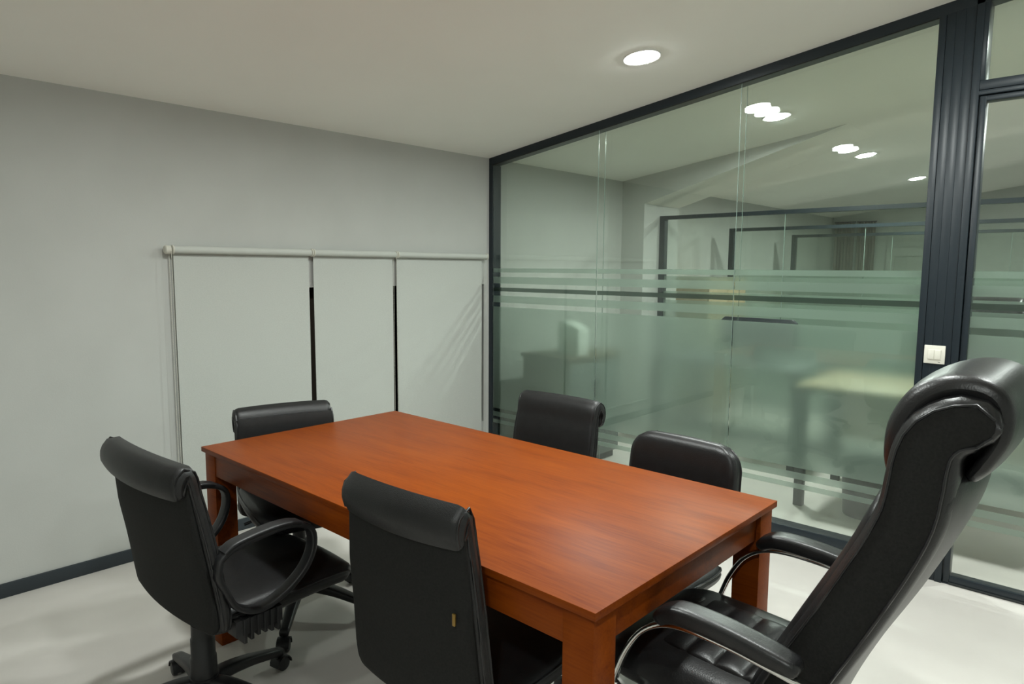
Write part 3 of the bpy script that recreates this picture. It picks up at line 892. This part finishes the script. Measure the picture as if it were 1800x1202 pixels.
# ------------------------------------------------------------------ executive chair
def executive_chair(loc, facing, label, group):
    root = empty('executive_chair', (*loc, 0), math.radians(facing - 90))
    tag(root, label, 'chair', group)
    # side profile: centre line and half thickness from seat to scroll
    path = [(-0.175, 0.40), (-0.215, 0.50), (-0.270, 0.62), (-0.335, 0.75), (-0.398, 0.885), (-0.430, 0.97), (-0.440, 1.035), (-0.445, 1.080), (-0.457, 1.118), (-0.484, 1.145), (-0.518, 1.156), (-0.556, 1.154)]
    T = [0.050, 0.052, 0.050, 0.048, 0.046, 0.045, 0.045, 0.044, 0.042, 0.040, 0.039, 0.036]
    TL = [a + 0.012 for a in T]
    WL = [0.200, 0.206, 0.211, 0.214, 0.214, 0.212, 0.211, 0.210, 0.210, 0.209, 0.208, 0.206]
    bk = pad('backrest', MT['leather_gloss'], root, path, WL, TL, n=54, corner=(0.04, 0.0), r=0.030, edge=1.0)
    WP = [a + 0.004 for a in WL]
    pad('side_panel', MT['matte_fabric'], root, path[:-1] + [(-0.548, 1.155)], WP, T, n=54, corner=(0.04, 0.0), r=0.005, edge=1.0)
    for s in (-1, 1):
        piping(bk, path[:-1] + [(-0.545, 1.155)], WP, T, s, 0.93, 0.003, r=0.005)
        piping(bk, path[:-1] + [(-0.545, 1.155)], WP, T, s, -0.93, 0.003, r=0.005)
    # front cushion
    fpth = [(-0.145, 0.47), (-0.190, 0.56), (-0.260, 0.70), (-0.333, 0.845), (-0.372, 0.94), (-0.386, 1.00)]
    pad('back_cushion', MT['leather_gloss'], root, fpth, [0.176, 0.186, 0.190, 0.188, 0.184, 0.165], [0.018, 0.024, 0.024, 0.024, 0.022, 0.015], n=30, corner=(0.05, 0.05), crown=0.012)
    # leather rear cover, bellied outwards; walked downwards so that its swelling side faces backwards
    rp = [(-0.225, 0.40), (-0.265, 0.52), (-0.320, 0.65), (-0.390, 0.79), (-0.448, 0.92), (-0.476, 1.00), (-0.482, 1.055)]
    rc = bmesh.new()
    slab(rc, rp[::-1], [0.200, 0.205, 0.208, 0.209, 0.208, 0.205, 0.198], [0.012] * 7, n=36, corner=(0.05, 0.06), crown=0.026)
    finish('rear_cover', rc, MT['leather_gloss'], root, smooth=60)
    # headrest: pad wrapped over the scroll, a little narrower than the back
    hp = [(-0.402, 1.000), (-0.398, 1.070), (-0.405, 1.130), (-0.434, 1.184), (-0.480, 1.211), (-0.530, 1.207), (-0.552, 1.178), (-0.551, 1.132), (-0.528, 1.080), (-0.503, 1.04)]
    pad('headrest', MT['leather_gloss'], root, hp, [0.158, 0.174, 0.180, 0.182, 0.182, 0.181, 0.180, 0.178, 0.174, 0.158], [0.016, 0.024, 0.026, 0.025, 0.021, 0.018, 0.015, 0.013, 0.012, 0.008], n=44, corner=(0.06, 0.05), crown=0.010)
    # seat with ribbed middle
    zs = 0.485
    sp2 = [(0.215, zs - 0.075), (0.190, zs - 0.040), (0.135, zs - 0.026), (0.02, zs - 0.030), (-0.12, zs - 0.034), (-0.20, zs - 0.030)]
    pad('seat', MT['leather_gloss'], root, sp2, [0.200, 0.216, 0.226, 0.230, 0.225, 0.205], [0.030, 0.042, 0.048, 0.048, 0.046, 0.040], n=36, corner=(0.07, 0.05), crown=0.012)
    rib = lambda x, s: 0.010 * abs(math.sin(PI * s / 0.070)) ** 0.6 * (1 - (x / 0.150) ** 8 if abs(x) < 0.150 else 0)
    ip = [(0.165, zs + 0.006), (0.10, zs + 0.014), (0.0, zs + 0.013), (-0.13, zs + 0.010), (-0.17, zs + 0.010)]
    pad('seat_panel', MT['leather_gloss'], root, ip, [0.142, 0.150, 0.150, 0.146, 0.140], [0.012] * 5, n=60, corner=(0.03, 0.02), side=18, ripple=rib)
    box('seat_plate', -0.13, 0.13, -0.12, 0.14, zs - 0.115, zs - 0.078, MT['plastic'], root, bevel=0.012)
    # arms: flat chrome strip bent over, padded top
    for s in (-1, 1):
        ax = s * 0.272
        tube = [(s * 0.17, 0.08, 0.415), (s * 0.248, 0.115, 0.418), (ax, 0.137, 0.445), (ax, 0.122, 0.498), (ax, 0.100, 0.549), (ax, 0.064, 0.602), (ax, 0.014, 0.636), (ax, -0.047, 0.648), (ax, -0.138, 0.646), (ax, -0.235, 0.634), (ax - s * 0.012, -0.300, 0.618), (s * 0.226, -0.325, 0.606)]
        a = bar('arm_frame', MT['chrome'], root, tube, 0, n=60, seg=12, flat=(0.0125, 0.0065))
        pp = [(0.025, 0.640), (0.006, 0.662), (-0.035, 0.676), (-0.130, 0.674), (-0.225, 0.662), (-0.285, 0.652)]
        bm = bmesh.new()
        slab(bm, pp, [0.026, 0.030, 0.031, 0.031, 0.030, 0.026], [0.014, 0.018, 0.020, 0.020, 0.019, 0.016], n=26, corner=(0.02, 0.015), crown=0.0, side=4, r=0.012)
        bmesh.ops.translate(bm, verts=list(bm.verts), vec=(ax, 0, 0))
        finish('arm_pad', bm, MT['leather_gloss'], a, smooth=60)
    star_base(root, R=0.31, spin=math.radians(30), z_top=zs - 0.10)
    return root
executive_chair((-1.968, -2.770), 90, 'tall black leather executive chair with chrome arms at the near table end', G)

# ------------------------------------------------------------------ things in the next rooms, seen through the glass
cab = tag(empty('low_cabinet', (0.45, -0.405, 0)), 'low brown cabinet in the corner behind the frosted glass', 'cabinet')
box('carcass', -0.30, 0.30, -0.215, 0.20, 0.05, 0.778, MT['brown'], cab, bevel=0.002)
box('worktop', -0.32, 0.32, -0.235, 0.205, 0.780, 0.802, MT['brown'], cab, bevel=0.002)
box('plinth', -0.29, 0.29, -0.195, 0.19, 0.0, 0.049, MT['dark_metal'], cab)
for s in (-1, 1):
    d_ = box('cabinet_door', (-0.298 if s < 0 else 0.002), (-0.002 if s < 0 else 0.298), -0.233, -0.216, 0.06, 0.745, MT['grey_cab'], cab, bevel=0.0015)
    box('handle', s * 0.03 - 0.006, s * 0.03 + 0.006, -0.250, -0.234, 0.50, 0.62, MT['dark_metal'], d_, bevel=0.002)
wb = tag(empty('file_box', (0.33, -0.52, 0.8025)), 'upright white file box standing on the low cabinet behind the frosted glass', 'file box')
bm = bmesh.new()
add_prism_x(bm, [(-0.09, 0), (0.09, 0), (0.09, 0.235), (0.02, 0.235), (-0.09, 0.19)], -0.06, 0.06)
finish('box_body', bm, MT['paper'], wb, bevel=0.002, smooth=35)
box('label_card', -0.0615, -0.0605, -0.035, 0.035, 0.06, 0.12, MT['switch'], wb)

dk = tag(empty('office_desk', (0.94, -2.62, 0)), 'tan office desk with dark legs beyond the frosted glass', 'desk')
box('desk_top', -0.37, 0.37, -0.66, 0.62, 0.715, 0.740, MT['tan'], dk, bevel=0.002)
for sx in (-1, 1):
    for sy in (-1, 1):
        box('leg', sx * 0.335 - 0.025, sx * 0.335 + 0.025, sy * 0.60 - 0.02 - 0.025, sy * 0.60 - 0.02 + 0.025, 0, 0.714, MT['dark_metal'], dk, bevel=0.002)
box('side_frame', -0.31, 0.31, 0.565, 0.595, 0.672, 0.714, MT['dark_metal'], dk)
box('modesty_panel', 0.322, 0.340, -0.59, 0.55, 0.30, 0.70, MT['tan'], dk)

d3 = tag(empty('office_desk', (1.50, -1.28, 0)), 'grey office desk carrying the dark monitor beyond the frosted glass', 'desk')
box('desk_top', -0.40, 0.40, -0.55, 0.60, 0.715, 0.740, MT['grey_cab'], d3, bevel=0.002)
for sx in (-1, 1):
    for sy in (-1, 1):
        box('leg', sx * 0.365 - 0.025, sx * 0.365 + 0.025, sy * 0.535 + 0.02 - 0.025, sy * 0.535 + 0.02 + 0.025, 0, 0.714, MT['dark_metal'], d3, bevel=0.002)
mo = tag(empty('monitor', (1.42, -1.40, 0.7405)), 'dark monitor standing on the grey desk, its top edge seen between frosted bands', 'monitor', None)
pts = [(-0.285, 0.09), (0.285, 0.09), (0.285, 0.29), (0.255, 0.315), (-0.255, 0.315), (-0.285, 0.29)]
prism('screen_shell', pts, -0.02, 0.015, MT['screen'], mo, bevel=0.003)
box('stand_neck', -0.012, 0.03, -0.03, 0.03, 0.012, 0.11, MT['screen'], mo, bevel=0.003)
box('stand_foot', -0.09, 0.10, -0.12, 0.12, 0.0, 0.012, MT['screen'], mo, bevel=0.003)

bn = tag(empty('waste_bin', (0.69, -2.38, 0)), 'dark round waste bin under the tan desk, seen below the frosted glass', 'bin')
lathe('bin_body', MT['bin'], bn, [(0.0, 0.0), (0.105, 0.0), (0.110, 0.006), (0.128, 0.30), (0.122, 0.30), (0.104, 0.012), (0.0, 0.012)], seg=32)
bm = bmesh.new()
sweep(bm, [(0.127 * math.cos(2 * PI * i / 32), 0.127 * math.sin(2 * PI * i / 32), 0.302) for i in range(32)], 0.006, seg=8, closed=True, refdir=(0, 0, 1))
finish('bin_rim', bm, MT['bin'], bn, smooth=60)
executive_chair((1.66, -2.72), 180, 'tall black executive chair behind the tan desk, half hidden by the door post', 'office furniture beyond the glass')

sc_ = tag(empty('storage_cabinet', (2.86, -0.24, 0)), 'tan storage cabinet beyond the second partition', 'cabinet')
box('carcass', -0.40, 0.40, -0.22, 0.22, 0.05, 1.33, MT['tan'], sc_, bevel=0.002)
box('plinth', -0.39, 0.39, -0.20, 0.20, 0, 0.049, MT['dark_metal'], sc_)
for s in (-1, 1):
    dd = box('cabinet_door', (-0.398 if s < 0 else 0.002), (-0.002 if s < 0 else 0.398), -0.238, -0.221, 0.06, 1.325, MT['tan'], sc_, bevel=0.0015)
    box('handle', s * 0.03 - 0.006, s * 0.03 + 0.006, -0.255, -0.239, 0.70, 0.84, MT['dark_metal'], dd, bevel=0.002)

for ya, yb2, lab in ((-0.05, -0.32, 'grey brown curtain panel in the far corner, next to the side wall'), (-0.36, -0.60, 'grey brown curtain panel at the far wall, nearer the pale door')):
    cu = tag(empty('curtain', (X1 - 0.07, (ya + yb2) / 2, 0)), lab, 'curtain', 'curtains at the far wall')
    bm = bmesh.new()
    h_ = abs(ya - yb2) / 2
    N = 28
    for k in range(N):
        pass
    fr_, bk_ = [], []
    for k in range(N + 1):
        y = -h_ + 2 * h_ * k / N
        x = 0.022 * math.sin(k * 1.35)
        fr_.append((bm.verts.new((x - 0.002, y, 0.03)), bm.verts.new((x - 0.002, y, 2.10))))
        bk_.append((bm.verts.new((x + 0.002, y, 0.03)), bm.verts.new((x + 0.002, y, 2.10))))
    for k in range(N):
        bm.faces.new((fr_[k][0], fr_[k + 1][0], fr_[k + 1][1], fr_[k][1]))
        bm.faces.new((bk_[k][1], bk_[k + 1][1], bk_[k + 1][0], bk_[k][0]))
        bm.faces.new((fr_[k][1], fr_[k + 1][1], bk_[k + 1][1], bk_[k][1]))
        bm.faces.new((fr_[k + 1][0], fr_[k][0], bk_[k][0], bk_[k + 1][0]))
    bm.faces.new((fr_[0][0], fr_[0][1], bk_[0][1], bk_[0][0]))
    bm.faces.new((fr_[N][1], fr_[N][0], bk_[N][0], bk_[N][1]))
    finish('cloth', bm, MT['curtain'], cu, smooth=60)
    bar('curtain_rail', MT['dark_metal'], cu, [(0, -h_ - 0.01, 2.105), (0, h_ + 0.01, 2.105)], 0.010)
